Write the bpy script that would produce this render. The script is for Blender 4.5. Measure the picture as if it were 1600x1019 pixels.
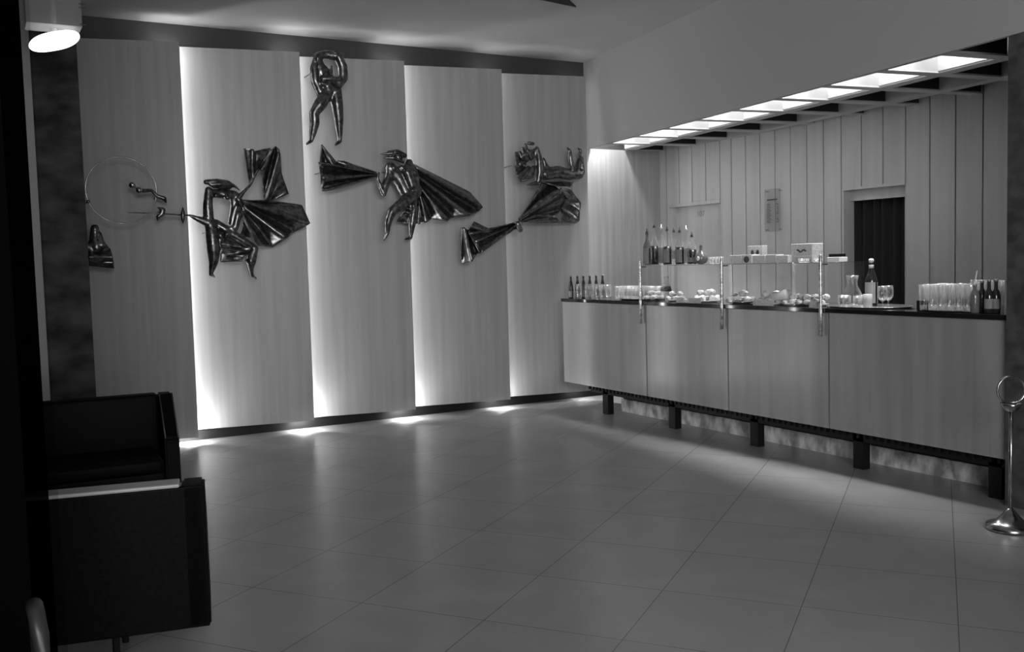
import bpy, bmesh, math, random
from mathutils import Vector, Matrix, noise
random.seed(7)
S = bpy.context.scene
for o in list(bpy.data.objects): bpy.data.objects.remove(o)
# ------------------------------------------------------------------ camera
FPX = 1493.5
CR = Vector((0.87026969, -0.49183367, -0.02702424))
CU = Vector((0.05639379, 0.04498262, 0.99739476))
CF = Vector((0.4893367, 0.86952643, -0.06688337))
CP = Vector((0, 0, 1.55))
cd = bpy.data.cameras.new('camera'); cam = bpy.data.objects.new('camera', cd)
S.collection.objects.link(cam)
cd.sensor_fit = 'HORIZONTAL'; cd.sensor_width = 36; cd.lens = 36*FPX/1600; cd.clip_start = .05
m3 = Matrix((CR, CU, -CF)).transposed()
cam.matrix_world = Matrix.Translation(CP) @ m3.to_4x4()
S.camera = cam
# ------------------------------------------------------------------ light
S.view_settings.view_transform = 'Standard'; S.view_settings.look = 'None'
S.view_settings.gamma = 1; S.view_settings.use_curve_mapping = False
S.view_settings.exposure = 0.0
w = bpy.data.worlds.new('world'); S.world = w; w.use_nodes = True
w.node_tree.nodes['Background'].inputs[0].default_value = (1, 1, 1, 1)
w.node_tree.nodes['Background'].inputs[1].default_value = 0.07
def area(name, loc, target, sx, sy, power, spread=180):
    l = bpy.data.lights.new(name, 'AREA'); l.shape = 'RECTANGLE'; l.size = sx; l.size_y = sy; l.energy = power
    l.spread = math.radians(spread)
    o = bpy.data.objects.new(name, l); S.collection.objects.link(o); o.location = loc
    o.rotation_euler = (Vector(target)-Vector(loc)).to_track_quat('-Z', 'Y').to_euler()
    return o
area('added_foyer_fill', (-0.5, -3.2, 2.9), (4.5, 8, 2.3), 3.5, 1.4, 84, 80)  # unseen fill added behind the camera for the general room light
area('added_ceiling_fill', (1.5, -1.0, 0.9), (2.2, 3.5, 3.75), 2.5, 1.5, 66)  # unseen upward fill added to brighten the ceiling
TUBE_E = 38.0      # tubes behind the panels
COVE_E = 22.0
COVE_W = 18.0      # downlights inside the lit coffers      # tubes above the lit coffers

# ------------------------------------------------------------------ helpers
def at(px, py, axis, val):
    r = (px-800)*CR - (py-509.5)*CU + FPX*CF
    t = (val-CP[axis])/r[axis]
    return CP + t*r
def gx(px, x, z=1.155):            # point at height z on the plane x that shows in column px
    y = 6.
    for _ in range(20):
        P = Vector((x, y, z))-CP; zz = P.dot(CF); u = 800+FPX*P.dot(CR)/zz
        y2 = y+.01; P = Vector((x, y2, z))-CP; u2 = 800+FPX*P.dot(CR)/P.dot(CF)
        y += (px-u)/((u2-u)/.01)
    return Vector((x, y, z))
def nodes(name):
    m = bpy.data.materials.new(name); m.use_nodes = True
    return m, m.node_tree, m.node_tree.nodes['Principled BSDF']
def setb(b, col, rough, metal=0, **k):
    b.inputs['Base Color'].default_value = (col, col, col, 1); b.inputs['Roughness'].default_value = rough
    b.inputs['Metallic'].default_value = metal
    for a, v in k.items(): b.inputs[a].default_value = v
def noisemat(name, c0, c1, rough, scale=(3, 3, 3), nscale=1., detail=4, metal=0, bump=0., p0=.35, p1=.65, **k):
    m, nt, b = nodes(name); setb(b, c0, rough, metal, **k)
    tc = nt.nodes.new('ShaderNodeTexCoord'); mp = nt.nodes.new('ShaderNodeMapping'); mp.inputs['Scale'].default_value = scale
    n = nt.nodes.new('ShaderNodeTexNoise'); n.inputs['Scale'].default_value = nscale; n.inputs['Detail'].default_value = detail
    r = nt.nodes.new('ShaderNodeValToRGB'); r.color_ramp.elements[0].position = p0; r.color_ramp.elements[1].position = p1
    r.color_ramp.elements[0].color = (c0, c0, c0, 1); r.color_ramp.elements[1].color = (c1, c1, c1, 1)
    L = nt.links.new
    L(tc.outputs['Object'], mp.inputs[0]); L(mp.outputs[0], n.inputs[0]); L(n.outputs[0], r.inputs[0]); L(r.outputs[0], b.inputs['Base Color'])
    if bump:
        bp = nt.nodes.new('ShaderNodeBump'); bp.inputs['Strength'].default_value = bump; bp.inputs['Distance'].default_value = .01
        L(n.outputs[0], bp.inputs['Height']); L(bp.outputs[0], b.inputs['Normal'])
    return m
def plain(name, c, rough=.5, metal=0, **k):
    m, nt, b = nodes(name); setb(b, c, rough, metal, **k); return m
def emit(name, s, c=1):
    m, nt, b = nodes(name); setb(b, c, .5)
    b.inputs['Emission Color'].default_value = (1, 1, 1, 1); b.inputs['Emission Strength'].default_value = s
    return m
def glassmat(name, tint=1., rough=.0, ior=1.45):
    m, nt, b = nodes(name); setb(b, tint, rough); b.inputs['Transmission Weight'].default_value = 1; b.inputs['IOR'].default_value = ior
    return m
def tintmat(name, t, gloss=.08, dif=0.):
    m, nt, b = nodes(name); N = nt.nodes; L = nt.links.new
    tr = N.new('ShaderNodeBsdfTransparent'); tr.inputs[0].default_value = (t, t, t, 1)
    gl = N.new('ShaderNodeBsdfGlossy'); gl.inputs['Roughness'].default_value = .03
    mx = N.new('ShaderNodeMixShader'); mx.inputs[0].default_value = gloss
    L(tr.outputs[0], mx.inputs[1]); L(gl.outputs[0], mx.inputs[2]); last = mx
    if dif:
        df = N.new('ShaderNodeBsdfDiffuse'); df.inputs[0].default_value = (.8, .8, .8, 1)
        m2 = N.new('ShaderNodeMixShader'); m2.inputs[0].default_value = dif
        L(last.outputs[0], m2.inputs[1]); L(df.outputs[0], m2.inputs[2]); last = m2
    L(last.outputs[0], N['Material Output'].inputs[0]); N.remove(b)
    return m
M = {}
M['panel'] = noisemat('oak_veneer_panel', .25, .295, .42, (9, 9, .35), 2.2, 5)
M['alcove'] = noisemat('oak_veneer_alcove', .27, .34, .42, (9, 9, .35), 2.2, 5)
M['board'] = noisemat('pale_wall_boards', .42, .47, .5, (6, 6, .3), 2., 4)
M['counter'] = noisemat('varnished_counter_veneer', .22, .27, .22, (5, 5, .3), 2., 4, bump=.05, **{'Coat Weight': .15, 'Coat Roughness': .2})
M['ceiling'] = plain('ceiling_plaster', .46, .8)
M['bulk'] = plain('bulkhead_plaster', .36, .8)
M['dark_wall'] = plain('dark_recess_wall', .035, .7)
M['void'] = plain('black_void', .008, .9)
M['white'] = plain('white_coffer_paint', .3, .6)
M['grid'] = plain('grey_grid_paint', .42, .6)
M['darkgrid'] = plain('black_grid_shade_and_trim', .012, .7)  # shade of lampless cells put into web colour; also light stop, kick backing
M['marble'] = noisemat('dark_marble', .006, .07, .5, (1.5, 1.5, 2.5), 2.5, 8, **{'Specular IOR Level': .15})
M['column'] = noisemat('dark_column_marble', .035, .075, .4, (3, 3, 4), 4, 6)
M['kick'] = noisemat('pale_marble_kick', .22, .75, .22, (5, 5, 3), 2.2, 6)
M['black'] = plain('black_lacquer', .006, .5, **{'Specular IOR Level': .2})
M['jamb'] = plain('matt_black_jamb', .002, .9, **{'Specular IOR Level': 0.})
M['slab'] = plain('black_glass_top', .012, .06)
M['leather'] = noisemat('black_leather', .002, .004, .5, (30, 30, 30), 2, 3, **{'Specular IOR Level': .06})
M['welt'] = plain('leather_welt', .05, .3)
M['lit_top'] = plain('leather_lit_top_pale', .34, .45)  # light falling on the black backrest top, put into its colour
M['bronze'] = noisemat('bronze', .06, .22, .28, (14, 14, 14), 2., 5, metal=.9, bump=.25)
M['chrome'] = noisemat('chrome', .28, .45, .22, (20, 20, 8), 2., 3, metal=1)
M['post'] = noisemat('mottled_metal', .25, .8, .3, (12, 12, 22), 2., 3, metal=.8)
def thinglass(name, base=.04, edge=.6):
    m, nt, b = nodes(name); N = nt.nodes; L = nt.links.new
    tr = N.new('ShaderNodeBsdfTransparent'); tr.inputs[0].default_value = (.96, .96, .96, 1)
    gl = N.new('ShaderNodeBsdfGlossy'); gl.inputs['Roughness'].default_value = .12
    df = N.new('ShaderNodeBsdfTranslucent'); df.inputs[0].default_value = (.9, .9, .9, 1)
    ms = N.new('ShaderNodeMixShader'); ms.inputs[0].default_value = .35; L(gl.outputs[0], ms.inputs[1]); L(df.outputs[0], ms.inputs[2])
    lw = N.new('ShaderNodeLayerWeight'); lw.inputs[0].default_value = .45
    mr = N.new('ShaderNodeMapRange'); mr.inputs[3].default_value = base; mr.inputs[4].default_value = edge; L(lw.outputs['Facing'], mr.inputs[0])
    mx = N.new('ShaderNodeMixShader'); L(mr.outputs[0], mx.inputs[0]); L(tr.outputs[0], mx.inputs[1]); L(ms.outputs[0], mx.inputs[2])
    L(mx.outputs[0], N['Material Output'].inputs[0]); N.remove(b); return m
M['glass'] = thinglass('clear_glass')
M['glass_base_glint'] = thinglass('thick_base_glint', .35, .9)  # light caught in the thick bottoms, put into a whiter mix
M['thin_glass'] = tintmat('shelf_glass', .93, .05)
M['bottle_glass'] = thinglass('bottle_glass', .04, .5)
M['front_glass'] = tintmat('display_front_glass', .96, .003, .012)
M['liquid'] = plain('dark_liquid', .015, .12)
M['darkglass'] = plain('dark_bottle_glass', .02, .1)
M['midglass'] = plain('amber_bottle_glass', .12, .1)
M['label'] = noisemat('paper_label', .42, .6, .6, (30, 30, 60), 2, 2)
M['whitelabel'] = plain('white_paper', .7, .6)
M['cap'] = plain('bottle_cap', .25, .4, .5)
M['darkcap'] = plain('dark_pourer', .03, .4)
M['tray'] = plain('metal_tray', .5, .25, .9)
M['darktray'] = plain('dark_tray', .03, .25)
M['plate'] = plain('white_plate', .75, .25)
M['pastry'] = noisemat('pale_pastry', .35, .8, .6, (20, 20, 20), 2, 4, bump=.3)
M['filling'] = noisemat('dark_filling', .05, .3, .4, (20, 20, 20), 2, 4)
M['curtain'] = plain('black_curtain', .012, .9)
M['lens'] = emit('lamp_glass', 2.2)
M['lamp_box'] = tintmat('frosted_lamp_box', .6, .05, .22)
M['tube'] = emit('panel_tube', TUBE_E)
M['cove'] = emit('coffer_tube', COVE_E)
M['ink'] = plain('ink', .06, .6)
M['faintink'] = plain('faint_ink', .26, .6)
M['plexi'] = tintmat('plexi_plate', .93, .03)
M['trim'] = plain('pale_trim', .46, .5)
M['smoked'] = tintmat('smoked_glass', .15, .0)
M['edgeglass'] = tintmat('polished_glass_edge', .88, .0, .0)
# floor
m, nt, b = nodes('stone_floor_tiles'); setb(b, .2, .27); M['floor'] = m
L = nt.links.new
tc = nt.nodes.new('ShaderNodeTexCoord'); mp = nt.nodes.new('ShaderNodeMapping')
mp.inputs['Rotation'].default_value = (0, 0, math.radians(-36.5)); mp.inputs['Location'].default_value = (-3.64+6.26, -.55+6.26, 0)
bk = nt.nodes.new('ShaderNodeTexBrick'); bk.offset = 0; bk.squash = 1
for k, v in (('Scale', 1), ('Mortar Size', .0028), ('Mortar Smooth', .3), ('Brick Width', .626), ('Row Height', .626), ('Bias', 0)): bk.inputs[k].default_value = v
bk.inputs['Color1'].default_value = (.30,)*3+(1,); bk.inputs['Color2'].default_value = (.315,)*3+(1,); bk.inputs['Mortar'].default_value = (.14,)*3+(1,)
ns = nt.nodes.new('ShaderNodeTexNoise'); ns.inputs['Scale'].default_value = 2.2; ns.inputs['Detail'].default_value = 6
ns.inputs['Distortion'].default_value = 1.
mx = nt.nodes.new('ShaderNodeMix'); mx.data_type = 'RGBA'; mx.blend_type = 'MULTIPLY'; mx.inputs[0].default_value = .3
L(tc.outputs['Object'], mp.inputs[0]); L(mp.outputs[0], bk.inputs[0]); L(mp.outputs[0], ns.inputs[0])
L(bk.outputs[0], mx.inputs[6]); L(ns.outputs[0], mx.inputs[7]); L(mx.outputs[2], b.inputs['Base Color'])

def obj(name, bm, mat, parent=None, smooth=False):
    me = bpy.data.meshes.new(name); bmesh.ops.recalc_face_normals(bm, faces=bm.faces); bm.to_mesh(me); bm.free()
    if smooth:
        for p in me.polygons: p.use_smooth = True
    o = bpy.data.objects.new(name, me); S.collection.objects.link(o)
    o.data.materials.append(M[mat] if isinstance(mat, str) else mat)
    if parent: o.parent = parent
    return o
def thing(name, label, cat, loc=(0, 0, 0), rz=0, group=None):
    o = bpy.data.objects.new(name, None); o.empty_display_size = .1; S.collection.objects.link(o)
    o.location = loc; o.rotation_euler = (0, 0, rz); tag(o, label, cat, group); return o
def tag(o, label, cat, group=None):
    o['label'] = label; o['category'] = cat
    if group: o['group'] = group
    return o
def struct(name, bm, mat, smooth=False):
    o = obj(name, bm, mat, None, smooth); o['kind'] = 'structure'; return o
def dup(root, loc, rz=None, label=None, group=None, scale=None):
    r = root.copy(); S.collection.objects.link(r); r.location = loc
    if rz is not None: r.rotation_euler = (0, 0, rz)
    if label: r['label'] = label
    if group: r['group'] = group
    if scale: r.scale = scale
    for ch in list(root.children):
        c = ch.copy(); S.collection.objects.link(c); c.parent = r
        for g in ch.children:
            d = g.copy(); S.collection.objects.link(d); d.parent = c
    return r
def BM(): return bmesh.new()
def box(bm, x0, x1, y0, y1, z0, z1, bev=0, mat4=None):
    r = bmesh.ops.create_cube(bm, size=1)
    vs = r['verts']
    for v in vs: v.co = Vector(((x0+x1)/2+v.co.x*(x1-x0), (y0+y1)/2+v.co.y*(y1-y0), (z0+z1)/2+v.co.z*(z1-z0)))
    if bev:
        es = list({e for v in vs for e in v.link_edges})
        r2 = bmesh.ops.bevel(bm, geom=es, offset=bev, segments=3, affect='EDGES', profile=.5)
        vs = list({v for f in r2['faces'] for v in f.verts} | {v for v in vs if v.is_valid})
    if mat4:
        for v in vs: v.co = mat4 @ v.co
    return bm
def prism(bm, pts, z0, z1):           # vertical prism over xy polygon
    a = [bm.verts.new((x, y, z0)) for x, y in pts]; b = [bm.verts.new((x, y, z1)) for x, y in pts]
    bm.faces.new(a); bm.faces.new(b[::-1]); n = len(pts)
    for i in range(n): bm.faces.new((a[i], a[(i+1) % n], b[(i+1) % n], b[i]))
    return bm
def sideprism(bm, pts, x0, x1):       # yz polygon extruded in x
    a = [bm.verts.new((x0, y, z)) for y, z in pts]; b = [bm.verts.new((x1, y, z)) for y, z in pts]
    bm.faces.new(a); bm.faces.new(b[::-1]); n = len(pts)
    for i in range(n): bm.faces.new((a[i], a[(i+1) % n], b[(i+1) % n], b[i]))
    return bm
def lathe(bm, prof, n=20, c=(0, 0, 0), caps=True):
    c = Vector(c); rings = []
    for r, z in prof:
        if r < 1e-5: rings.append([bm.verts.new(c+Vector((0, 0, z)))])
        else: rings.append([bm.verts.new(c+Vector((r*math.cos(2*math.pi*i/n), r*math.sin(2*math.pi*i/n), z))) for i in range(n)])
    for A, B in zip(rings, rings[1:]):
        for i in range(n):
            j = (i+1) % n
            if len(A) == 1 and len(B) > 1: bm.faces.new((A[0], B[i], B[j]))
            elif len(B) == 1 and len(A) > 1: bm.faces.new((A[i], A[j], B[0]))
            elif len(A) > 1: bm.faces.new((A[i], A[j], B[j], B[i]))
    if caps:
        if len(rings[0]) > 1: bm.faces.new(rings[0])
        if len(rings[-1]) > 1: bm.faces.new(rings[-1][::-1])
    return bm
def tube(bm, pts, rad, n=10, closed=False):
    pts = [Vector(p) for p in pts]; N = len(pts)
    if not isinstance(rad, (list, tuple)): rad = [rad]*N
    rings = []; up = Vector((.13, .21, 1)).normalized()
    for i, p in enumerate(pts):
        if closed: d = pts[(i+1) % N]-pts[i-1]
        else: d = pts[min(i+1, N-1)]-pts[max(i-1, 0)]
        d.normalize(); a = d.cross(up)
        if a.length < .1: a = d.cross(Vector((1, 0, 0)))
        a.normalize(); b = d.cross(a)
        rings.append([bm.verts.new(p+rad[i]*(math.cos(2*math.pi*k/n)*a+math.sin(2*math.pi*k/n)*b)) for k in range(n)])
    for i in range(N if closed else N-1):
        A = rings[i]; B = rings[(i+1) % N]
        for k in range(n): bm.faces.new((A[k], A[(k+1) % n], B[(k+1) % n], B[k]))
    if not closed: bm.faces.new(rings[0]); bm.faces.new(rings[-1][::-1])
    return bm
def ball(bm, c, r, sub=2, sc=(1, 1, 1)):
    res = bmesh.ops.create_icosphere(bm, subdivisions=sub, radius=r)
    for v in res['verts']: v.co = Vector((v.co.x*sc[0], v.co.y*sc[1], v.co.z*sc[2]))+Vector(c)
    return bm

# ------------------------------------------------------------------ shell
D = 9.0; H = 3.75; ZG = 2.79; XB = 7.087; XC = 5.40
th = math.radians(7.55); G = Vector((math.sin(th), math.cos(th), 0)); G2 = Vector((math.cos(th), -math.sin(th), 0)); O = Vector((6.115, 9.0, 0))
def gp(s, t, z=0): return O - G*s + G2*t + Vector((0, 0, z))
bm = BM(); box(bm, -3, 8.2, -4, 9.3, -.1, 0); struct('floor', bm, 'floor')
bm = BM(); a = gp(0, -.02); e = gp(12.5, -.02)
prism(bm, [(-3, 9.3), (a.x, 9.3), (a.x, a.y), (e.x, e.y), (-3, e.y)], H, H+.1); struct('ceiling', bm, 'ceiling')
bm = BM(); box(bm, -3, 8.2, 9.03, 9.2, 0, H); struct('wall_back', bm, 'dark_wall')
bm = BM(); box(bm, -3, -2.9, -4, 9.03, 0, H); struct('wall_left', bm, 'marble')
# bulkhead
bm = BM(); P = [gp(-.02, -.035), gp(-.02, -.0), gp(9.5, 0), gp(9.5, -.035)]
prism(bm, [(p.x, p.y) for p in P], ZG, H); struct('wall_bulkhead', bm, 'bulk')
bm = BM(); P = [gp(.0, .0), gp(9.5, 0)]; prism(bm, [(P[0].x, 9.03), (P[0].x, P[0].y), (P[1].x, P[1].y), (8.2, P[1].y), (8.2, 9.03)], 3.45, 3.5)
P = [gp(6.2, 0), gp(6.2, 2.0), gp(6.21, 2.0), gp(6.21, 0)]; prism(bm, [(p.x, p.y) for p in P], 2.8, 3.45); struct('ceiling_bar', bm, 'void')  # cross partition added to keep outside light out of the plenum
# boarded bar wall
seams = [8.99, 8.846, 8.618, 8.391, 8.163, 7.933, 7.755, 7.54, 7.333, 7.122, 6.913, 6.702, 6.494, 6.281, 6.049, 5.814, 5.578, 5.337, 5.095, 4.85, 4.6, 4.35, 4.1, 3.85, 3.6, 3.35, 3.1, 2.85]
bm = BM()
for y1, y0 in zip(seams, seams[1:]):
    for (d0, d1, zt) in ((7.93, 8.80, 2.17), (5.577, 6.258, 2.135)):
        pass
    segs = [(y0+.006, y1-.006, 0)]
    for (d0, d1, zt) in ((7.93, 8.80, 2.165), (5.577, 6.262, 2.14)):
        new = []
        for a0, a1, zb in segs:
            if a1 <= d0+.01 or a0 >= d1-.01 or zb > 0: new.append((a0, a1, zb)); continue
            if a0 < d0-.01: new.append((a0, d0, 0))
            if a1 > d1+.01: new.append((d1, a1, 0))
            new.append((a0, a1, zt) if True else None)
            if a0 < d0-.01: new[-1] = (d0, a1, zt)
            if a1 > d1+.01: new[-1] = (new[-1][0], d1, zt)
        segs = new
    for a0, a1, zb in segs: box(bm, XB, XB+.022, a0, a1, zb, 3.3)
struct('wall_right', bm, 'board')
bm = BM()
for y0, y1, z0 in ((2.0, 5.577, 0), (5.577, 6.262, 2.14), (6.262, 7.93, 0), (7.93, 8.80, 2.165), (8.80, 9.03, 0)):
    box(bm, XB+.022, XB+.10, y0, y1, z0, 3.4)
struct('wall_right_backing', bm, 'dark_wall')
# door 1: closed pale door
bm = BM(); box(bm, XB+.055, XB+.095, 7.93, 8.745, 0, 2.125); d1 = struct('door_1', bm, 'board')
bm = BM(); box(bm, XB-.012, XB+.10, 7.93, 8.80, 2.125, 2.165, .003); o = obj('door_head', bm, 'board', d1)
obj('door_jamb', box(BM(), XB+.01, XB+.1, 8.745, 8.80, 0, 2.125), 'trim', d1)
def text(name, s, size, mat, parent, mw):
    c = bpy.data.curves.new(name, 'FONT'); c.body = s; c.size = size; c.extrude = .0008; c.align_x = 'CENTER'
    t = bpy.data.objects.new(name, c); S.collection.objects.link(t)
    bpy.context.view_layer.update()
    me = bpy.data.meshes.new_from_object(t.evaluated_get(bpy.context.evaluated_depsgraph_get()))
    bpy.data.objects.remove(t); o = bpy.data.objects.new(name, me); S.collection.objects.link(o)
    o.data.materials.clear(); o.data.materials.append(M[mat])
    o.matrix_world = mw
    if parent: o.parent = parent
    return o
# text facing -X, reading along -Y
def face_mx(loc): return Matrix.Translation(loc) @ Matrix(((0, 0, -1, 0), (-1, 0, 0, 0), (0, 1, 0, 0), (0, 0, 0, 1)))
o = text('door_number', '107', .09, 'faintink', d1, face_mx((XB+.052, 8.315, 2.0)))
# door 2: recess with pelmet and curtain
bm = BM(); box(bm, XB-.002, XB+.30, 6.252, 6.264, 0, 2.14); box(bm, XB-.002, XB+.30, 5.575, 5.583, 0, 2.14); d2 = struct('door_2', bm, 'trim')
bm = BM(); box(bm, XB-.01, XB+.02, 5.577, 6.262, 2.125, 2.15); obj('door_head', bm, 'board', d2)
bm = BM(); box(bm, XB+.09, XB+.13, 5.577, 6.262, 2.03, 2.14); obj('pelmet', bm, 'board', d2)
bm = BM(); n = 90; vs = []
for i in range(n+1):
    y = 5.58+.68*i/n; x = XB+.17+.028*math.sin(y*58)+.01*math.sin(y*23)
    vs.append([bm.verts.new((x, y, z)) for z in (0.01, 2.1)]+[bm.verts.new((x+.006, y, z)) for z in (2.1, .01)])
for A, B in zip(vs, vs[1:]):
    for k in range(4): bm.faces.new((A[k], A[(k+1) % 4], B[(k+1) % 4], B[k]))
bm.faces.new(vs[0]); bm.faces.new(vs[-1][::-1])
tag(obj('curtain', bm, 'curtain', None, True), 'black pleated curtain hanging in the doorway behind the counter', 'curtain')
bm = BM(); box(bm, XB+.32, XB+.36, 5.3, 6.6, 0, 2.4); struct('wall_recess', bm, 'void')

# alcove panel on the back wall beside the boards, tall panels with hidden tubes
XS = [.845, 1.688, 2.755, 3.803, 4.89, 5.93]
YF = 8.765; YR = 8.965
def panel(x0, x1, yl, yr, z0, z1, mat, label, cat='wall panel', nm='wood_panel'):
    t = thing(nm, label, cat, (x0, yl, z0), 0, None)
    dx = x1-x0
    bm = BM(); prism(bm, [(0, 0), (dx, yr-yl), (dx, yr-yl+.018), (0, .018)], 0, z1-z0); obj('face_board', bm, mat, t)
    return t
names = ['wood wall panel at the far left, behind the wire hoop', 'wood wall panel behind the cloaked swordsman figure, second from the left',
  'wood wall panel with the standing bronze figure at its top left', 'wood wall panel behind the right half of the striding figure cloak',
  'wood wall panel behind the reclining bronze figure, ending at the bulkhead']
for i in range(5):
    t = panel(XS[i], XS[i+1], YR, YF, .10 if i else .06, 3.54, 'panel', names[i])
    dx = XS[i+1]-XS[i]
    bm = BM(); box(bm, dx-.155, dx-.145, .0, .06, .0, 3.44); bb = YF-YR+.018+.03
    # divider behind the board
    bm.free(); bm = BM(); yb = (YF-YR)*(dx-.15)/dx+.018
    box(bm, dx-.16, dx-.145, yb, .062, -.0, 3.44); obj('divider', bm, 'dark_wall', t)
    bm = BM(); lathe(bm, [(.014, .02), (.014, 3.455)], 12, (dx-.07, -.075, 0)); o = obj('light_tube', bm, emit('panel_tube', TUBE_E*(1, .75, .85, .33, .16)[i]), t)
    for z, st in ((.018, 900), (3.435, 60)):  # hidden emitters added to brighten floor and ceiling at the panel edges
        yy_ = (YF-YR)*(dx-.07)/dx+.018+.022
        obj('added_glow_rod', tube(BM(), [(dx-.145, yy_+.014, z), (dx-.01, yy_-.012, z)], .010, 10), emit('added_glow_rod', st*(1, .6, .5, .3, .1)[i]), t, True)
    for z in (0.2, 3.30): obj('tube_holder', box(BM(), dx-.09, dx-.05, -.06, .062, z, z+.02), 'black', t)
t = panel(5.93, XB, YR, YR-.0, .10, ZG, 'alcove', 'wood panel in the corner behind the far end of the counter', 'wall panel')
bm = BM(); box(bm, .85, XB, 8.98, 9.03, 0, .085); struct('baseboard_back', bm, 'black')
# marble pier at left with trim
bm = BM(); box(bm, -2.9, .84, 8.5, 9.03, 0, 3.486); struct('wall_marble_pier', bm, 'marble')
bm = BM(); box(bm, .437, .497, 8.47, 8.5, 0, 3.72); struct('trim_1', bm, 'trim')
# marble column right
bm = BM(); box(bm, 5.362, 6.1, 2.75, 3.512, 0, H); struct('column_right', bm, 'column')
# dark jamb and glass at left foreground
bm = BM(); box(bm, -.75, .096, 2.95, 3.05, 0, H); struct('wall_jamb_left', bm, 'jamb')
bm = BM(); box(bm, .096, .156, 2.99, 3.0, 0, H); g = obj('glass_screen', bm, 'smoked')
tag(g, 'dark glass screen strip standing beside the black jamb at the left edge', 'glass screen')
bm = BM(); box(bm, .156, .181, 2.988, 3.002, 0, H); obj('polished_edge', bm, 'edgeglass', g)

# coffered soffit
t = thing('coffered_ceiling_grid', 'coffered light grid above the bar counter with a row of lit cells', 'ceiling grid', (0, 0, 0))
ts = [-.0, .475, .59, 1.065, 1.18, 1.655]
def gbox(bm, s0, s1, t0, t1, z0, z1):
    P = [gp(s0, t0), gp(s0, t1), gp(s1, t1), gp(s1, t0)]
    # clip against the board wall
    poly = [(p.x, p.y) for p in P]; out = []
    for lim, ax, sg in ((XB-.004, 0, 1), (8.955, 1, 1)):
        out = []
        for i in range(len(poly)):
            A = poly[i]; B = poly[(i+1) % len(poly)]
            ia = A[ax] <= lim; ib = B[ax] <= lim
            if ia: out.append(A)
            if ia != ib:
                k = (lim-A[ax])/(B[ax]-A[ax]); out.append((A[0]+(B[0]-A[0])*k, A[1]+(B[1]-A[1])*k))
        poly = out
        if len(poly) < 3: return
    prism(bm, poly, z0, z1)
SE = 6.2
for i, (t0, t1) in enumerate(((.475, .59), (1.065, 1.18))):
    bm = BM(); gbox(bm, -.5, SE, t0, t1, ZG, ZG+.012); gbox(bm, -.5, SE, t0, t0+.012, ZG+.012, ZG+.25); gbox(bm, -.5, SE, t1-.012, t1, ZG+.012, ZG+.25)
    obj('long_beam', bm, 'grid', t)
bm = BM(); gbox(bm, -.5, 5.06, .463, .475, ZG+.012, ZG+.62); gbox(bm, -.5, 5.06, 0.001, .012, ZG+.0, ZG+.62); obj('light_stop_partition', bm, 'white', t)  # boards carried up out of view to keep lamp light off the back rows
for k in range(-1, 11):
    s0 = -.02+.57*k+.465; s1 = s0+.105
    bmw = BM(); bmd = BM(); bmb = BM()
    gbox(bmw, s0, s0+.012, .012, .463, ZG+.012, ZG+.25); 
    gbox(bmw, s1-.012, s1, .012, .463, ZG+.012, ZG+.25)
    gbox(bmb, s0, s1, .012, .475, ZG, ZG+.012)
    for (a0, a1) in ((.59, 1.065), (1.18, 1.9)):
        gbox(bmb, s0, s1, a0, a1, ZG, ZG+.012)
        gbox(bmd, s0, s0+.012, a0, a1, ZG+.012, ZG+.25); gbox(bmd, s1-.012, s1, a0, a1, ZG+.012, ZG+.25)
    obj('lit_beam_web', bmw, 'white' if k < 8 else 'darkgrid', t)  # webs beside lampless cells blackened to stand for their shade
    if len(bmd.verts): obj('shaded_beam_web', bmd, 'darkgrid', t)
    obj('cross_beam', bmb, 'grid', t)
bm = BM(); gbox(bm, 5.04, 5.05, .012, .463, ZG+.25, ZG+.62); gbox(bm, -.3, 5.05, 0.0, .475, ZG+.62, ZG+.63); obj('added_light_stop', bm, 'darkgrid', t)  # unseen end stop and lid added to contain the lamp light
for k in range(9):
    p = gp(.21+.57*k, .20, 3.36); area('coffer_downlight', p, p+Vector((-.05, 0, -1)), .30, .10, COVE_W, 110)
for k in range(4):
    bm = BM(); P = [gp(.15+1.24*k, .24, 3.2), gp(1.25+1.24*k, .24, 3.2)]; tube(bm, P, .019, 10); obj('fluorescent_tube', bm, 'cove', t)

# ------------------------------------------------------------------ counter
YE = 8.497; YN = 3.53
bm = BM(); box(bm, XC+.02, 6.0, YN, YE-.02, .274, 1.118); cnt = thing('bar_counter', 'long varnished wood bar counter with black top on black legs', 'bar counter', (XC, YN, 0))
def cobj(name, bm, mat, parent=None):
    for v in bm.verts: v.co -= Vector((XC, YN, 0))
    return obj(name, bm, mat, parent or cnt)
cobj('carcass', bm, 'black')
ys = [YE, 7.07, 5.974, 4.907, YN]
for a, b in zip(ys, ys[1:]):
    bm = BM(); box(bm, XC, XC+.02, b+.007 if b != YN else b, a-.007 if a != YE else a, .272, 1.118); cobj('front_panel', bm, 'counter')
bm = BM(); box(bm, XC+.02, 6.0, YE-.02, YE, .272, 1.118); cobj('end_panel', bm, 'counter')
bm = BM(); box(bm, XC-.015, 6.02, YN, YE+.01, 1.12, 1.153, .003); cobj('counter_top', bm, 'slab')
bm = BM(); box(bm, XC+.065, XC+.10, YN, 8.1, .20, .274); cobj('under_rail', bm, 'black')
for i in range(60):
    pass
bm = BM()
yy = []
for i in range(76):
    y = 3.6+.06*i; yy += [(y, .262), (y, .228), (y+.022, .228), (y+.022, .262)]
sideprism(bm, yy+[(8.1, .262), (8.1, .274), (3.6, .274)][0:3], XC+.05, XC+.0655)
cobj('vent_teeth', bm, 'black')
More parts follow.
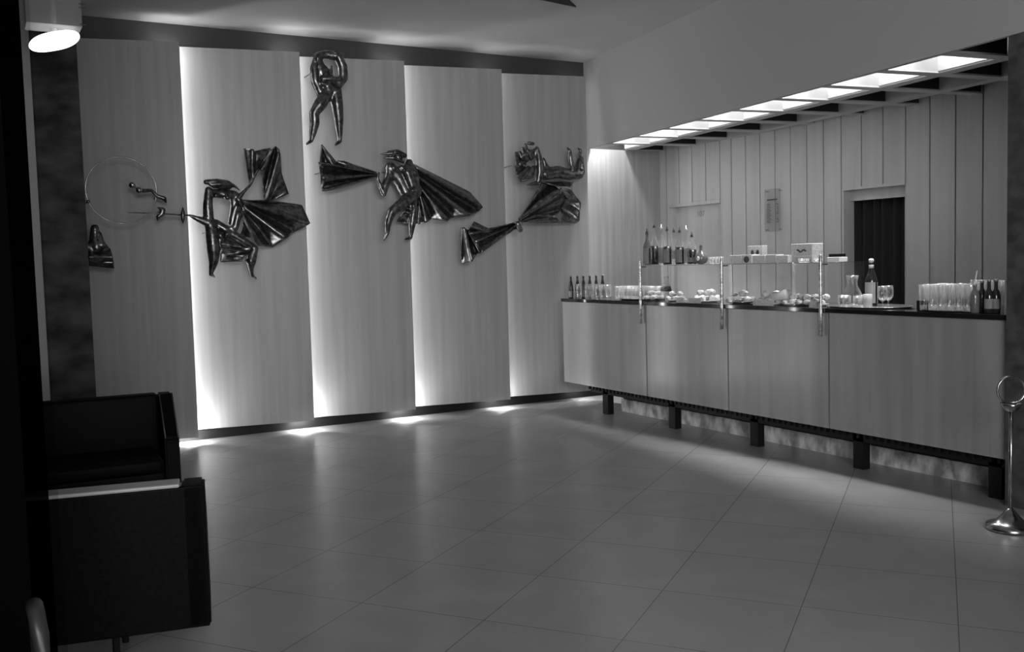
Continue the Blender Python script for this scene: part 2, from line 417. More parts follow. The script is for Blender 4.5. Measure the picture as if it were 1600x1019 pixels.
for y in (7.85, 6.80, 5.755, 4.705, 3.65):
    bm = BM(); box(bm, XC+.065, XC+.135, y-.05, y+.04, 0, .274); cobj('leg', bm, 'black')
    bm = BM(); box(bm, XC+.42, XC+.49, y-.05, y+.04, 0.0, .274); 
    bm.free()
bm = BM(); box(bm, 5.70, 5.72, 3.53, 7.9, 0, .13); struct('trim_2', bm, 'kick')
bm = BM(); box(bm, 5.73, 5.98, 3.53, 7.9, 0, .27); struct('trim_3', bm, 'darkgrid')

# display glass posts, shelf, front
disp = thing('glass_display_stand', 'glass display case and shelf on three metal posts on the counter', 'display case', (5.38, 4.8, 1.153))
def dobj(name, bm, mat, sm=False):
    for v in bm.verts: v.co -= Vector((5.38, 4.8, 1.153))
    return obj(name, bm, mat, disp, sm)
for y in (7.11, 6.01, 4.955):
    bm = BM(); tube(bm, [(5.372, y, z) for z in (.95, 1.1, 1.3, 1.52, 1.545)], [.013, .0135, .013, .012, .008], 12); p = dobj('post', bm, 'post', True)
    bm = BM(); box(bm, 5.37, 5.44, y-.006, y+.006, 1.466, 1.476); dobj('bracket', bm, 'chrome')
bm = BM(); box(bm, 5.39, 5.78, 4.80, 7.12, 1.478, 1.486); dobj('glass_shelf', bm, 'thin_glass')
bm = BM(); box(bm, 5.386, 5.3895, 4.80, 7.12, 1.479, 1.485); dobj('shelf_edge', bm, 'faintink')
bm = BM(); sideprism(bm, [(4.97, 1.155), (7.1, 1.155), (7.1, 1.475), (4.97, 1.475)], 5.386, 5.391); dobj('front_pane', bm, 'front_glass')
bm = BM()
a = [(5.39, 4.80), (5.78, 4.80)]
prism(bm, [(5.392, 4.90), (5.77, 4.90), (5.77, 4.905), (5.392, 4.905)], 1.155, 1.476); dobj('side_pane', bm, 'front_glass')

ORD = ['first', 'second', 'third', 'fourth', 'fifth', 'sixth', 'seventh', 'eighth']
# ------------------------------------------------------------------ bottles
def bottle(name, label, cat, loc, prof, glass, group=None, lab=None, cap=None, capm='darkcap', liq=None, labm='label'):
    t = thing(name, label, cat, loc, 0, group)
    bm = lathe(BM(), prof, 18); obj('glass_body', bm, glass, t, True)
    if lab: bm = lathe(BM(), [(lab[0], lab[1]), (lab[0], lab[2])], 18, caps=False); bmesh.ops.solidify(bm, geom=bm.faces[:], thickness=.0005); obj('paper_label', bm, labm, t, True)
    if cap: bm = lathe(BM(), cap, 12); obj('stopper', bm, capm, t, True)
    if liq: bm = lathe(BM(), liq, 18); obj('liquid', bm, 'liquid', t, True)
    return t
def bprof(r, h, sh, rn=.013): return [(r*.9, 0), (r, .006), (r, sh), (r*.92, sh+.02), (rn*1.4, sh+.07), (rn, sh+.09), (rn, h-.008), (rn*1.2, h-.006), (rn*1.2, h)]
SH = 1.486
# big spirit bottles on the glass shelf (column px, x plane, height of neck top, style)
ZB = SH
spec = [(1011.5, 5.50, 'm', 'label', 'tall pale-labelled spirit bottle, leftmost on the glass shelf'),
 (1023, 5.60, 'g', 'dark', 'clear bottle half full of dark liquid, second from the left on the glass shelf'),
 (1034, 5.68, 'g', 'label', 'clear bottle with pale label, third from the left on the glass shelf'),
 (1043, 5.50, 'g', 'both', 'clear bottle with banded dark label, fourth from the left on the glass shelf'),
 (1053.5, 5.68, 'g', 'clear', 'thin clear bottle, fifth from the left on the glass shelf'),
 (1062.5, 5.50, 'g', 'both', 'bottle with dark shoulder and grey label, sixth from the left on the glass shelf'),
 (1072.5, 5.62, 'g', 'label', 'tall tapered bottle with pale label, seventh from the left on the glass shelf'),
 (1081.5, 5.52, 'g', 'dark', 'bottle of dark liquid with pointed pourer beside the round flask')]
tops = [357, 348, 350, 353, 355, 355, 352, 362]
for (px, x, gl, st, lb), ty in zip(spec, tops):
    P = gx(px, x, ZB); T = at(px, ty, 0, x); h = T.z-ZB; hb = h-.045; r = .041; s = h*.46
    pour = [(.012, hb-.002), (.013, hb+.012), (.006, hb+.02), (.004, h)]
    if gl == 'm': bottle('spirit_bottle', lb, 'bottle', P, bprof(.037, hb, s), 'midglass', 'spirit bottles on the glass shelf', (.0378, .015, s*1.0), pour)
    elif st == 'dark': bottle('spirit_bottle', lb, 'bottle', P, bprof(r, hb, s), 'bottle_glass', 'spirit bottles on the glass shelf', (r*1.01, .02, .06) if px > 1080 else None, pour, liq=[(r*.92, .004), (r*.92, s*.98)])
    elif st == 'both': bottle('spirit_bottle', lb, 'bottle', P, bprof(r, hb, s), 'bottle_glass', 'spirit bottles on the glass shelf', (r*1.02, .02, s*.88), pour, liq=[(r*.92, .004), (r*.92, s*1.02)])
    elif st == 'label': bottle('spirit_bottle', lb, 'bottle', P, bprof(r, hb, s), 'bottle_glass', 'spirit bottles on the glass shelf', (r*1.02, .015, s*.9), pour, capm='label')
    else: bottle('spirit_bottle', lb, 'bottle', P, bprof(.026, hb, s), 'bottle_glass', 'spirit bottles on the glass shelf', (.0265, .05, s*.8), pour)
P = gx(1095.5, 5.50, ZB)
bottle('round_flask_bottle', 'round dark flask bottle with a short neck on the glass shelf', 'bottle', P,
  [(.02, 0), (.045, .012), (.058, .04), (.058, .062), (.045, .09), (.02, .108), (.012, .118), (.012, .155), (.015, .16)], 'midglass', None, None, [(.011, .16), (.011, .172)], 'cap')
bm = BM(); ball(bm, (-.052, -.02, .05), .021, 2, (.25, 1, 1)); 
f = [o for o in S.objects if o.name.startswith('round_flask')][0]; obj('round_label', bm, 'whitelabel', f, True)
# small bottles at the far left of the counter
ZC = 1.1535
pxs = [892.5, 902.7, 912, 922, 932, 942]
lbs = ['small dark bottle with white label, leftmost on the counter', 'small dark bottle with pale cap, second from the far end of the counter',
 'small dark bottle with pale cap, third from the far end of the counter', 'small dark bottle with pale cap, fourth from the far end of the counter',
 'small dark bottle with pale cap, fifth from the far end of the counter', 'small dark bottle with pale cap, nearest the crowded glass tray']
for i, px in enumerate(pxs):
    P = gx(px, 5.50+.045*i, ZC)
    bottle('small_bottle', lbs[i], 'bottle', P, bprof(.026, .232, .10, .011), 'darkglass', 'small dark bottles at the far end of the counter', (.0266, .008, .075), [(.0135, .224), (.0135, .238)], 'cap', labm='whitelabel' if i == 0 else 'label')
# ------------------------------------------------------------------ glasses
def tumbler_mesh(r0, r1, h, n=16, wall=.0016, base=.012):
    bm = BM(); lathe(bm, [(0, 0), (r0, 0), (r1, h), (r1-wall, h), (r0-wall, base), (0, base)], n, caps=False)
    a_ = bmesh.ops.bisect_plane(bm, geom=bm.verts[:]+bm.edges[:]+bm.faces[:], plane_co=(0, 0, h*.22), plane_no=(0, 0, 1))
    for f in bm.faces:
        if f.calc_center_median().z < h*.21: f.material_index = 1  # lowest part whitened to stand for light caught in the glass
    return bm
def goblet_mesh():
    bm = BM(); lathe(bm, [(0, 0), (.032, 0), (.032, .003), (.005, .008), (.004, .04), (.02, .05), (.034, .075), (.036, .11), (.031, .15), (.0298, .15), (.0345, .11), (.0325, .077), (.018, .054), (0, .052)], 18, caps=False); return bm
tall0 = None
def add_glass(name, mesh_fn, P, label, group, cache={}):
    if name+group in cache: o = cache[name+group].copy(); S.collection.objects.link(o)
    elif name in cache and False: pass
    else:
        o = obj(name, mesh_fn(), 'glass', None, True); o.data.materials.append(M['glass_base_glint']); cache[name+group] = o
    o.location = P; tag(o, label, 'glass', group); return o
def tray(name, label, c, ax, ay, rz=0, mat='darktray'):
    bm = BM(); lathe(bm, [(0, 0), (.9, 0), (1, .010), (.985, .012), (.89, .004), (0, .004)], 36, caps=False)
    for v in bm.verts: v.co.x *= ax; v.co.y *= ay
    o = obj(name, bm, mat, None, True); o.location = c; o.rotation_euler = (0, 0, rz); tag(o, label, 'tray'); return o
# far trays
tray('serving_tray', 'dark serving tray under the upturned tumblers at the far end of the counter', (5.67, 7.45, ZC), .20, .29)
ORD_ = ['first', 'second', 'third', 'fourth', 'fifth', 'sixth', 'seventh', 'eighth']
for i in range(8):
    for j in range(3):
        P = Vector((5.535+.075*j+.01*(i % 2), 7.24+.067*i, ZC+.005))
        add_glass('tumbler', lambda: tumbler_mesh(.025, .031, .125), P, 'clear tumbler on the far tray, %s from its near end in the %s row' % (ORD[i], ['front', 'middle', 'back'][j]), 'tumblers on the far tray')
for q_, (px, x) in enumerate(((905, 5.45), (918, 5.46), (927, 5.52), (935, 5.46), (943, 5.5), (951, 5.46))):
    P = gx(px, x, ZC); add_glass('highball_glass', lambda: tumbler_mesh(.026, .03, .15), P, 'tall clear glass before the small dark bottles, %s from the counter end' % ORD[q_], 'tall glasses before the small bottles')
# carafe of dark liquid inside the display
P = gx(1041, 5.62, ZC)
t = thing('carafe', 'cone-shaped glass carafe of dark liquid under the glass shelf', 'carafe', P)
obj('glass_body', lathe(BM(), [(.07, 0), (.072, .01), (.045, .13), (.026, .17), (.024, .2), (.034, .225), (.032, .225), (.022, .2)], 20, caps=False), 'thin_glass', t, True)
obj('liquid', lathe(BM(), [(.055, .085), (.042, .132)], 20), 'liquid', t, True)
# stuff inside the display: plates with food
plates = [(1022, 5.60, .085, 0), (1056, 5.56, .10, 1), (1105, 5.60, .14, 2), (1158, 5.58, .13, 3), (1207, 5.56, .14, 3), (1240, 5.56, .09, 1), (1262, 5.58, .09, 0), (1283, 5.60, .06, 2)]
desc = ['pale buns', 'dark-topped canapes', 'pale pastry rolls', 'small white pastries', 'wrapped white rolls', 'round pastries', 'white meringues', 'pale biscuits']
pl0 = None; kinds = {}
def pastry_mesh(seed, r, sc):
    bm = BM(); bmesh.ops.create_icosphere(bm, subdivisions=3, radius=r)
    for v in bm.verts:
        n = noise.noise(v.co*45+Vector((seed, 0, 0))); v.co *= 1+.28*n
        v.co = Vector((v.co.x*sc[0], v.co.y*sc[1], v.co.z*sc[2]))
    mz = min(v.co.z for v in bm.verts)
    for v in bm.verts: v.co.z -= mz
    return bm
protos = [obj('pastry', pastry_mesh(i*7.3, .031, [(1.15, 1.15, .8), (1.0, 1.3, .8), (1.2, 1, .75)][i % 3]), 'pastry', None, True) for i in range(3)]
dk = obj('canape', pastry_mesh(51, .02, (1.2, 1.2, .7)), 'filling', None, True)
used = set()
for k, (px, x, r, n) in enumerate(plates):
    c = gx(px, x, ZC); 
    bm = lathe(BM(), [(0, 0), (r*.55, 0), (r, .016), (r*.98, .019), (r*.55, .005), (0, .005)], 28, caps=False)
    o = obj('plate', bm, 'plate' if k % 3 else 'tray', None, True); o.location = c
    tag(o, 'plate of %s in the glass case, number of places from its left end: %s' % (desc[k], ['first', 'second', 'third', 'fourth', 'fifth', 'sixth', 'seventh', 'last'][k]), 'plate')
    o['label'] = '%s plate in the glass case holding %s' % (['far end', 'second', 'third', 'fourth', 'middle', 'sixth', 'seventh', 'near end'][k], desc[k])
    fs = 1.0 if r > .11 else .8; sp = .088*fs
    rings = [(0, 1, 0)]+[(q_, int(2*math.pi*q_/sp), 0) for q_ in (sp, 2*sp) if q_ < r*1.02]+[(sp*.62, 3, .052*fs)]
    for (rr, cnt_, dz) in rings:
        for i in range(cnt_):
            a = 2*math.pi*i/cnt_+rr*40
            src = dk if (k == 1 and (i % 2)) or (k == 3 and i % 4 == 0) else protos[(i+k) % 3]
            if src.name in used: q = src.copy(); S.collection.objects.link(q)
            else: q = src; used.add(src.name)
            q.location = c+Vector((rr*math.cos(a), rr*math.sin(a), .007+dz)); q.rotation_euler = (0, 0, a)
            q.scale = (fs, fs, fs)
            dw = ['back', 'back left', 'left', 'front left', 'front', 'front right', 'right', 'back right'][int((a % (2*math.pi))/(math.pi/4)+.5) % 8]
            tag(q, 'small pastry, %s%s the %s plate of %s' % ('' if rr == 0 else dw+' ', {0: 'bottom centre of', 2: 'low outer place on'}.get(0 if rr == 0 else 1) or ('in the upper layer of' if dz > 0 else 'in the inner ring of' if rr < sp*1.5 else 'on the rim of'), ['far end', 'second', 'third', 'fourth', 'middle', 'sixth', 'seventh', 'near end'][k], desc[k]), 'pastry', '%s in the glass case' % desc[k])
# wrapped rolls / bright packet
P = gx(1222, 5.52, ZC)
t = thing('rolled_napkin', 'bright white rolled napkin cone lying among the pastries', 'napkin', P+Vector((0, 0, .06)))
bm = BM(); tube(bm, [(0, .2, -.02), (0, .08, .0), (0, -.06, .03)], [.012, .03, .042], 14); obj('paper_roll', bm, 'whitelabel', t, True)
# price cards at the pane
for px, wd, lb in ((1062, .10, 'small price card beside the canapes at the far bay'), (1192, .22, 'wide pale card leaning in the middle of the display'), (1272, .10, 'small price card near the near end of the display'), (1085, .16, 'pale card in front of the pastry rolls')):
    P = gx(px, 5.40, ZC); bm = BM(); box(bm, 0, .003, -wd/2, wd/2, 0, .045); t = obj('price_card', bm, 'label'); t.location = P; t.rotation_euler = (0, math.radians(8), 0); tag(t, lb, 'card')
# items on the glass shelf
def shelf_box(name, px0, px1, py0, label, cat, mat, x=5.55, depth=.12, inner=None):
    a = gx(px0, x, SH); b_ = gx(px1, x, SH); z = at((px0+px1)/2, py0, 0, x).z
    bm = BM(); box(bm, 0, depth, b_.y, a.y, 0, z-SH, .004)
    for v in bm.verts: v.co.y -= (a.y+b_.y)/2
    o = obj(name, bm, mat); o.location = (x, (a.y+b_.y)/2, SH); tag(o, label, cat); return o, a.y-b_.y, z-SH
o, wy, hh = shelf_box('picture_box', 1236, 1269, 381, 'large grey picture box standing upright on the glass shelf', 'box', 'label')
bm = BM()
for k in range(7): ball(bm, (-.002, -.04+.013*k, hh*.62+.008*math.sin(k*1.3)), .011, 2, (.15, 1, .6))
obj('dark_print', bm, 'ink', o, True)
bm = BM(); box(bm, -.003, .0, -wy/2+.01, wy/2-.03, hh*.30, hh*.36); obj('pale_band', bm, 'whitelabel', o)
o, wy, hh = shelf_box('cigarette_box', 1169, 1191, 384, 'upper box with dark lettering stacked behind the pale packets', 'box', 'label', 5.66, .06)
bm = BM()
for k in (-.03, .03): ball(bm, (-.002, k, hh*.6), .018, 2, (.12, 1, 1.3))
obj('dark_print', bm, 'ink', o, True)
for px0, px1, py, lb, mt in ((1140, 1158, 399, 'low grey packet behind the middle post on the glass shelf', 'label'), (1159, 1174, 398, 'small packet with a dark round mark on the glass shelf', 'label'),
   (1176, 1195, 399, 'grey packet lying in the middle of the glass shelf', 'label'), (1196, 1212, 398, 'pale packet right of the middle on the glass shelf', 'trim'),
   (1213, 1231, 399, 'grey packet left of the picture box', 'label'), (1292, 1311, 402, 'flat pale packet at the near end of the shelf, under the dark case', 'whitelabel')):
    o, wy, hh = shelf_box('packet', px0, px1, py, lb, 'packet', mt, 5.50, .09)
    if 'dark round' in lb:
        bm = BM(); ball(bm, (-.001, 0, hh*.45), hh*.38, 2, (.1, 1.2, 1)); obj('dark_print', bm, 'ink', o, True)
P = gx(1301.5, 5.50, SH); zt = at(1301, 401.5, 0, 5.5).z
bm = BM(); box(bm, .01, .08, -.05, .05, 0, .022, .004); o = obj('flat_case', bm, 'black'); o.location = (5.5, P.y, zt); tag(o, 'flat black case on top of the pale packet at the near shelf end', 'case')
for q_, px in enumerate((1112, 1117, 1122, 1127)):
    P = gx(px, 5.52, SH); add_glass('shot_glass', lambda: tumbler_mesh(.02, .024, .06), P, 'small clear glass on the glass shelf, %s to the right of the round flask' % ORD[q_], 'small glasses on the glass shelf')
for q_, px in enumerate((1252, 1260, 1275, 1281)):
    P = gx(px, 5.44, SH); add_glass('small_dish', lambda: tumbler_mesh(.018, .026, .03), P, 'tiny glass dish before the picture box on the shelf, %s from the left' % ORD[q_], 'tiny dishes by the picture box')
# near tray with jug, bottle and goblets
tc_ = gx(1355, 5.66, ZC)
tray('serving_tray', 'oval metal tray under the water jug, labelled bottle and goblets', (5.66, tc_.y-.02, ZC), .24, .34, 0, 'tray')
Z2 = ZC+.006
P = gx(1332, 5.60, Z2); t = thing('water_jug', 'clear glass water jug with flared neck on the oval metal tray', 'jug', P)
obj('glass_body', lathe(BM(), [(0, 0), (.06, 0), (.075, .03), (.075, .07), (.05, .125), (.036, .15), (.036, .185), (.045, .225), (.043, .225), (.034, .185), (.034, .15), (.048, .125), (.072, .07), (.072, .032), (.057, .006), (0, .006)], 22, caps=False), 'glass', t, True)
P = gx(1361.5, 5.72, Z2); h = at(1361, 404, 0, 5.72).z-Z2
bottle('labelled_bottle', 'tall bottle with white label and round stopper on the oval tray', 'bottle', P, bprof(.044, h-.03, h*.52, .016), 'darkglass', None, (.0447, .02, h*.50), [(.012, h-.032), (.019, h-.02), (.019, h-.008), (.01, h)], 'label', labm='whitelabel')
f = S.objects[-1]
bm = lathe(BM(), [(.0175, h*.52+.095), (.0175, h-.045)], 14); q = [o for o in S.objects if o.name == 'labelled_bottle'][0]; obj('neck_label', bm, 'label', q, True)
for px, x, l_ in ((1379, 5.60, 'left'), (1388, 5.70, 'right')): add_glass('wine_goblet', goblet_mesh, gx(px, x, Z2), 'clear stemmed goblet at the right end of the oval tray, the %s one of two' % l_, 'goblets on the oval tray')
P = gx(1356, 5.50, Z2); bm = lathe(BM(), [(0, 0), (.03, 0), (.031, .095), (.028, .096), (0, .09)], 18, caps=False); o = obj('metal_beaker', bm, 'trim', None, True); o.location = P; tag(o, 'plain grey beaker in front of the labelled bottle', 'beaker')
for px, x, l_ in ((1316, 5.50, 'front left of'), (1323, 5.48, 'directly left before'), (1340, 5.47, 'in front of'), (1347, 5.53, 'front right of'), (1344, 5.68, 'behind and right of'), (1318, 5.62, 'behind and left of')): add_glass('short_tumbler', lambda: tumbler_mesh(.026, .031, .085), gx(px, x, Z2), 'short clear tumbler %s the water jug' % l_, 'tumblers around the water jug')
# right tray with tall glasses, straw
c = gx(1478, 5.58, ZC)
tray('serving_tray', 'dark round tray under the crowd of tall glasses at the near end', (5.57, 3.99, ZC), .185, .235)
i = 0
for j in range(4):
    for k in range(6):
        P = Vector((5.45+.075*j, 3.83+.064*k+.02*(j % 2), ZC+.005))
        add_glass('tall_glass', lambda: tumbler_mesh(.022, .03, .17), P, 'tall glass on the near tray, %s from the column in the %s row' % (ORD[k], ['front', 'second', 'third', 'back'][j]), 'tall glasses on the near tray')
P0 = Vector((5.6, 3.92, ZC+.02)); bm = BM(); tube(bm, [P0*0, Vector((.01, -.045, .24))], .004, 8); o = obj('drinking_straw', bm, 'whitelabel'); o.location = P0; tag(o, 'white straw leaning out of the near crowd of tall glasses', 'straw')
P = gx(1442, 5.47, ZC); bm = BM(); box(bm, -.03, .03, -.028, .028, 0, .07, .004); o = obj('napkin_box', bm, 'black'); o.location = P+Vector((0, .0, 0)); tag(o, 'small dark box left of the near crowd of tall glasses', 'box')
for px, x, hh, gl, lb, lm in ((1523, 5.44, .17, 'midglass', 'grey squat bottle right of the near tall glasses', None), (1534, 5.5, .19, 'darkglass', 'dark broad bottle without a label near the column', None),
   (1545, 5.45, .20, 'darkglass', 'dark bottle with a white label, second from the column', 'whitelabel'), (1556, 5.47, .20, 'darkglass', 'dark bottle with a tall pale label beside the column', 'whitelabel')):
    P = gx(px, x, ZC); bottle('liqueur_bottle', lb, 'bottle', P, [(.024, 0), (.027, .005), (.027, .11), (.02, .135), (.011, .15), (.011, hh)], gl, 'bottles beside the column', (.0275, .03, .09) if lm else None, [(.013, hh-.004), (.013, hh+.01)], 'cap', labm='whitelabel')
for q_, (px, x) in enumerate(((1562, 5.6), (1556, 5.6), (1548, 5.62), (1540, 5.62), (1532, 5.64), (1524, 5.66))):
    add_glass('beer_glass', lambda: tumbler_mesh(.026, .031, .2), gx(px, x, ZC), 'tall beer glass behind the dark bottles, %s from the column' % ORD[q_], 'beer glasses behind the bottles')
# price list sign
sx = XB-.035
t = thing('price_list_sign', 'clear plexi price list with printed columns on the boarded wall', 'sign', (sx, 7.125, 1.785))
bm = BM(); box(bm, 0, .004, -.105, .105, 0, .425); obj('plexi_plate', bm, 'plexi', t)
bm = BM()
for y0, y1, z0, z1 in ((-.105, .105, .42, .425), (-.105, .105, 0, .005), (-.105, -.1, 0, .425), (.1, .105, 0, .425)): box(bm, -.002, .0, y0, y1, z0, z1)
obj('edge_line', bm, 'faintink', t)
bm = BM(); box(bm, -.002, 0, -.065, .075, .312, .325)
for k in range(12): box(bm, -.002, 0, .08-.045-random.random()*.03, .08, .09+.0165*k, .096+.0165*k)
for k in range(12):
    if k not in (3, 4): box(bm, -.002, 0, -.085, -.05-random.random()*.02, .09+.0165*k, .096+.0165*k)
obj('printed_lines', bm, 'ink', t)
bm = BM()
for z in (.02, .405): 
    for y in (-.09, .09): box(bm, .004, .035, y-.004, y+.004, z-.004, z+.004)
obj('standoff', bm, 'chrome', t)

# ------------------------------------------------------------------ armchairs
def soft(name, x0, x1, y0, y1, z0, z1, bev, mat, t):
    return obj(name, box(BM(), x0, x1, y0, y1, z0, z1, bev), mat, t, False)
def smoothed(o):
    for p in o.data.polygons: p.use_smooth = True
# far armchair facing the camera: local y = away from the camera
t = thing('armchair', 'black leather armchair facing us, in front of the panel wall', 'armchair', (.62, 6.60, 0), math.radians(-3))
smoothed(soft('backrest', -.52, .40, -.02, .12, .22, .75, .02, 'leather', t))
for sx_ in (-1, 1):
    x0, x1 = (.405, .495) if sx_ > 0 else (-.615, -.525)
    bm = BM(); sideprism(bm, [(.14, .18), (.14, .745), (-.01, .745), (-.235, .485), (-.235, .18)], x0, x1)
    bmesh.ops.bevel(bm, geom=bm.edges[:], offset=.012, segments=2, affect='EDGES'); a = obj('side_panel', bm, 'leather', t)
    for xx in (x0+.006, x1-.006):
        bm = BM(); tube(bm, [(xx, -.0, .748), (xx, -.235, .487)], .005, 8); obj('welt', bm, 'welt', a, True)
smoothed(soft('seat_cushion', -.51, .36, -.55, -.03, .335, .415, .02, 'leather', t))
soft('seat_base', -.51, .36, -.53, .0, .20, .33, .01, 'leather', t)
for x in (-.45, .36-.05):
    for y in (-.45, .05): obj('leg', tube(BM(), [(x, y, 0), (x, y, .205)], .012, 8), 'black', t)
# near armchair, back towards the camera
t = thing('armchair', 'near black armchair seen from behind with its lit top painted pale', 'armchair', (.30, 3.76, 0), math.radians(-11.6))
soft('back_panel', -.44, .425, .0, .03, .20, .742, .006, 'leather', t)
soft('back_cushion', -.44, .335, .03, .14, .40, .735, .01, 'leather', t)
soft('lit_top_strip', -.44, .34, -.008, .10, .742, .757, .007, 'lit_top', t)  # backrest top, coloured pale for the light on it
for x0, x1 in ((.345, .43), (-.53, -.445)):
    bm = BM(); sideprism(bm, [(-.0, .20), (-.0, .752), (.12, .752), (.36, .49), (.36, .20)], x0, x1); bmesh.ops.bevel(bm, geom=bm.edges[:], offset=.01, segments=2, affect='EDGES'); obj('side_panel', bm, 'leather', t)
soft('seat_base', -.44, .34, .035, .62, .21, .38, .01, 'leather', t)
for x in (.08, -.35):
    for y in (.12, .5): obj('leg', tube(BM(), [(x, y, 0), (x, y, .215)], .014, 8), 'black', t)
# bent tube stand, lower left
t = thing('tubular_stand', 'dark bent metal tube rising at the lower left corner', 'stand', (.088, 2.30, 0))
pts = [(0, -.16, 0), (0, -.16, .5), (0, -.155, .70), (0, -.12, .79), (0, -.05, .83), (0, .02, .84), (0, .10, .80), (0, .14, .7), (0, .15, .5), (0, .15, 0)]
pts = [(0-.01*(1-abs(y)/.16), y*.35, z*.985) for _, y, z in pts]
obj('bent_tube', tube(BM(), pts, .018, 14), plain('dull_metal', .035, .4, .3), t, True)

# ------------------------------------------------------------------ metal stand with ring
t = thing('ring_stand', 'metal floor stand with a cup and upright ring, before the column', 'stand', (4.92, 3.19, 0))
obj('base', lathe(BM(), [(.125, 0), (.128, .012), (.122, .03), (.085, .04), (.05, .075), (.025, .105), (.012, .12)], 36), 'chrome', t, True)
obj('pole', lathe(BM(), [(.0115, .11), (.0115, .66)], 16), 'chrome', t, True)
obj('cup', lathe(BM(), [(.012, .655), (.035, .665), (.052, .69), (.056, .705), (.052, .705), (.03, .675), (0, .67)], 28, caps=False), 'chrome', t, True)
bm = BM(); R_ = .076; tube(bm, [(R_*math.cos(a)*.87, -R_*math.cos(a)*.49, .775+R_*math.sin(a)) for a in [2*math.pi*k/40 for k in range(40)]], .0065, 10, True); obj('ring', bm, 'chrome', t, True)

# ------------------------------------------------------------------ ceiling lamp at left
c = at(85, 62, 1, 7.2)
t = thing('ceiling_lamp', 'glowing oblong ceiling lamp with a clear box housing at the upper left', 'lamp', (c.x, 7.2, H))
zc = c.z-H
bm = BM(); ball(bm, (0, 0, zc-.01), 1, 4, (.155, .17, .055))
for v in bm.verts:
    u = max(-1, min(1, v.co.x/.155)); v.co.x = .158*math.copysign(abs(u)**.75, u)
    v.co.z += v.co.x*.26
obj('glass_shade', bm, 'lens', t, True)
bm = BM(); box(bm, -.17, .165, -.12, .12, zc+.075, -.01); obj('housing', bm, 'lamp_box', t)
bm = BM(); lathe(bm, [(.02, -.05+zc), (.02, 0)], 12); obj('stem', bm, 'grid', t)
for z in (zc+.09, zc+.20, zc+.225):
    bm = BM(); tube(bm, [(.15, -.12, z), (.19, -.12, z)], .004, 8); obj('pin', bm, 'ink', t)
# dark ceiling recess
a = at(900, 10, 2, H-.004); b_ = at(852, 0, 2, H-.004); e = at(889, 0, 2, H-.004)
d1_ = (b_-a).normalized(); d2_ = (e-a).normalized()
bm = BM(); 
P = [a, a+d1_*.9, a+d1_*.9+d2_*.9, a+d2_*.9]
prism(bm, [(p.x, p.y) for p in P], H-.012, H-.001); o = obj('ceiling_vent', bm, 'black'); tag(o, 'dark square vent plate in the ceiling, only its corner in view', 'vent')

# ------------------------------------------------------------------ bronze wall sculptures
YS = 8.60
def P3(px, py, d): return at(px, py, 1, YS-d)
def zA(X, Y): return 120+.2375*X, 220+.2375*Y
def zB(X, Y): return 460+.33368*X, 60+.33368*Y
def zE(X, Y): return 700+.2257*X, 200+.2257*Y
def capsule(bm, A, B, ra, rb, n=14):
    A = Vector(A); B = Vector(B); d = (B-A); Ln = d.length; d.normalize()
    a = d.cross(Vector((.1, .9, .2))).normalized(); b = d.cross(a); rings = []
    prof = [(-ra*math.cos(t_), ra*math.sin(t_)) for t_ in (.35, .8, 1.2)]+[(Ln*k/4, ra+(rb-ra)*k/4) for k in range(5)]+[(Ln+rb*math.cos(t_), rb*math.sin(t_)) for t_ in (1.2, .8, .35)]
    for h_, r_ in prof: rings.append([bm.verts.new(A+d*h_+r_*(math.cos(2*math.pi*k/n)*a+math.sin(2*math.pi*k/n)*b)) for k in range(n)])
    for R0, R1 in zip(rings, rings[1:]):
        for k in range(n): bm.faces.new((R0[k], R0[(k+1) % n], R1[(k+1) % n], R1[k]))
    bm.faces.new(rings[0]); bm.faces.new(rings[-1][::-1])
KT = 1.3
def limbs(name, z, chains, balls, parent, voxel=.009, mat='bronze'):
    """chains: lists of (X, Y, depth, radius) in crop coordinates; one continuous remeshed surface"""
    bm = BM()
    for ch in chains:
        for a, b in zip(ch, ch[1:]): capsule(bm, P3(*z(a[0], a[1]), a[2]), P3(*z(b[0], b[1]), b[2]), a[3]*KT, b[3]*KT)
    for X, Y, d, r, sc in balls: ball(bm, P3(*z(X, Y), d), r, 3, sc)
    o = obj(name, bm, mat, None, True)
    if parent: o.parent = parent; o.matrix_parent_inverse = Matrix.Translation(-parent.location)
    md = o.modifiers.new('remesh', 'REMESH'); md.mode = 'VOXEL'; md.voxel_size = voxel; md.use_smooth_shade = True
    sm = o.modifiers.new('smooth', 'SMOOTH'); sm.factor = .5; sm.iterations = 3
    return o
def drape(name, z, rays, parent, nseg=14, nsub=6, mat='bronze', thick=.012):
    """folded sheet: rays = (Xa,Ya,da, Xb,Yb,db); neighbouring rays are joined by eased strips"""
    bm = BM(); cols = []
    for i, r in enumerate(rays[:-1]):
        q = rays[i+1]
        for k in range(nsub+(1 if i == len(rays)-2 else 0)):
            t_ = k/nsub; e_ = t_*t_*(3-2*t_)
            A = [r[j]+(q[j]-r[j])*t_ for j in range(6)]; A[2] = r[2]+(q[2]-r[2])*e_; A[5] = r[5]+(q[5]-r[5])*e_
            col = []
            for s in range(nseg+1):
                u = s/nseg; X = A[0]+(A[3]-A[0])*u; Y = A[1]+(A[4]-A[1])*u; dd = A[2]+(A[5]-A[2])*u+.012*math.sin(u*5+i)*u
                col.append(bm.verts.new(P3(*z(X, Y), dd)))
            cols.append(col)
    for A, B in zip(cols, cols[1:]):
        for s in range(nseg): bm.faces.new((A[s], A[s+1], B[s+1], B[s]))
    bmesh.ops.remove_doubles(bm, verts=bm.verts, dist=.0008)
    o = obj(name, bm, mat, None, True)
    if parent: o.parent = parent; o.matrix_parent_inverse = Matrix.Translation(-parent.location)
    md = o.modifiers.new('solid', 'SOLIDIFY'); md.thickness = thick; md.offset = 0
    return o
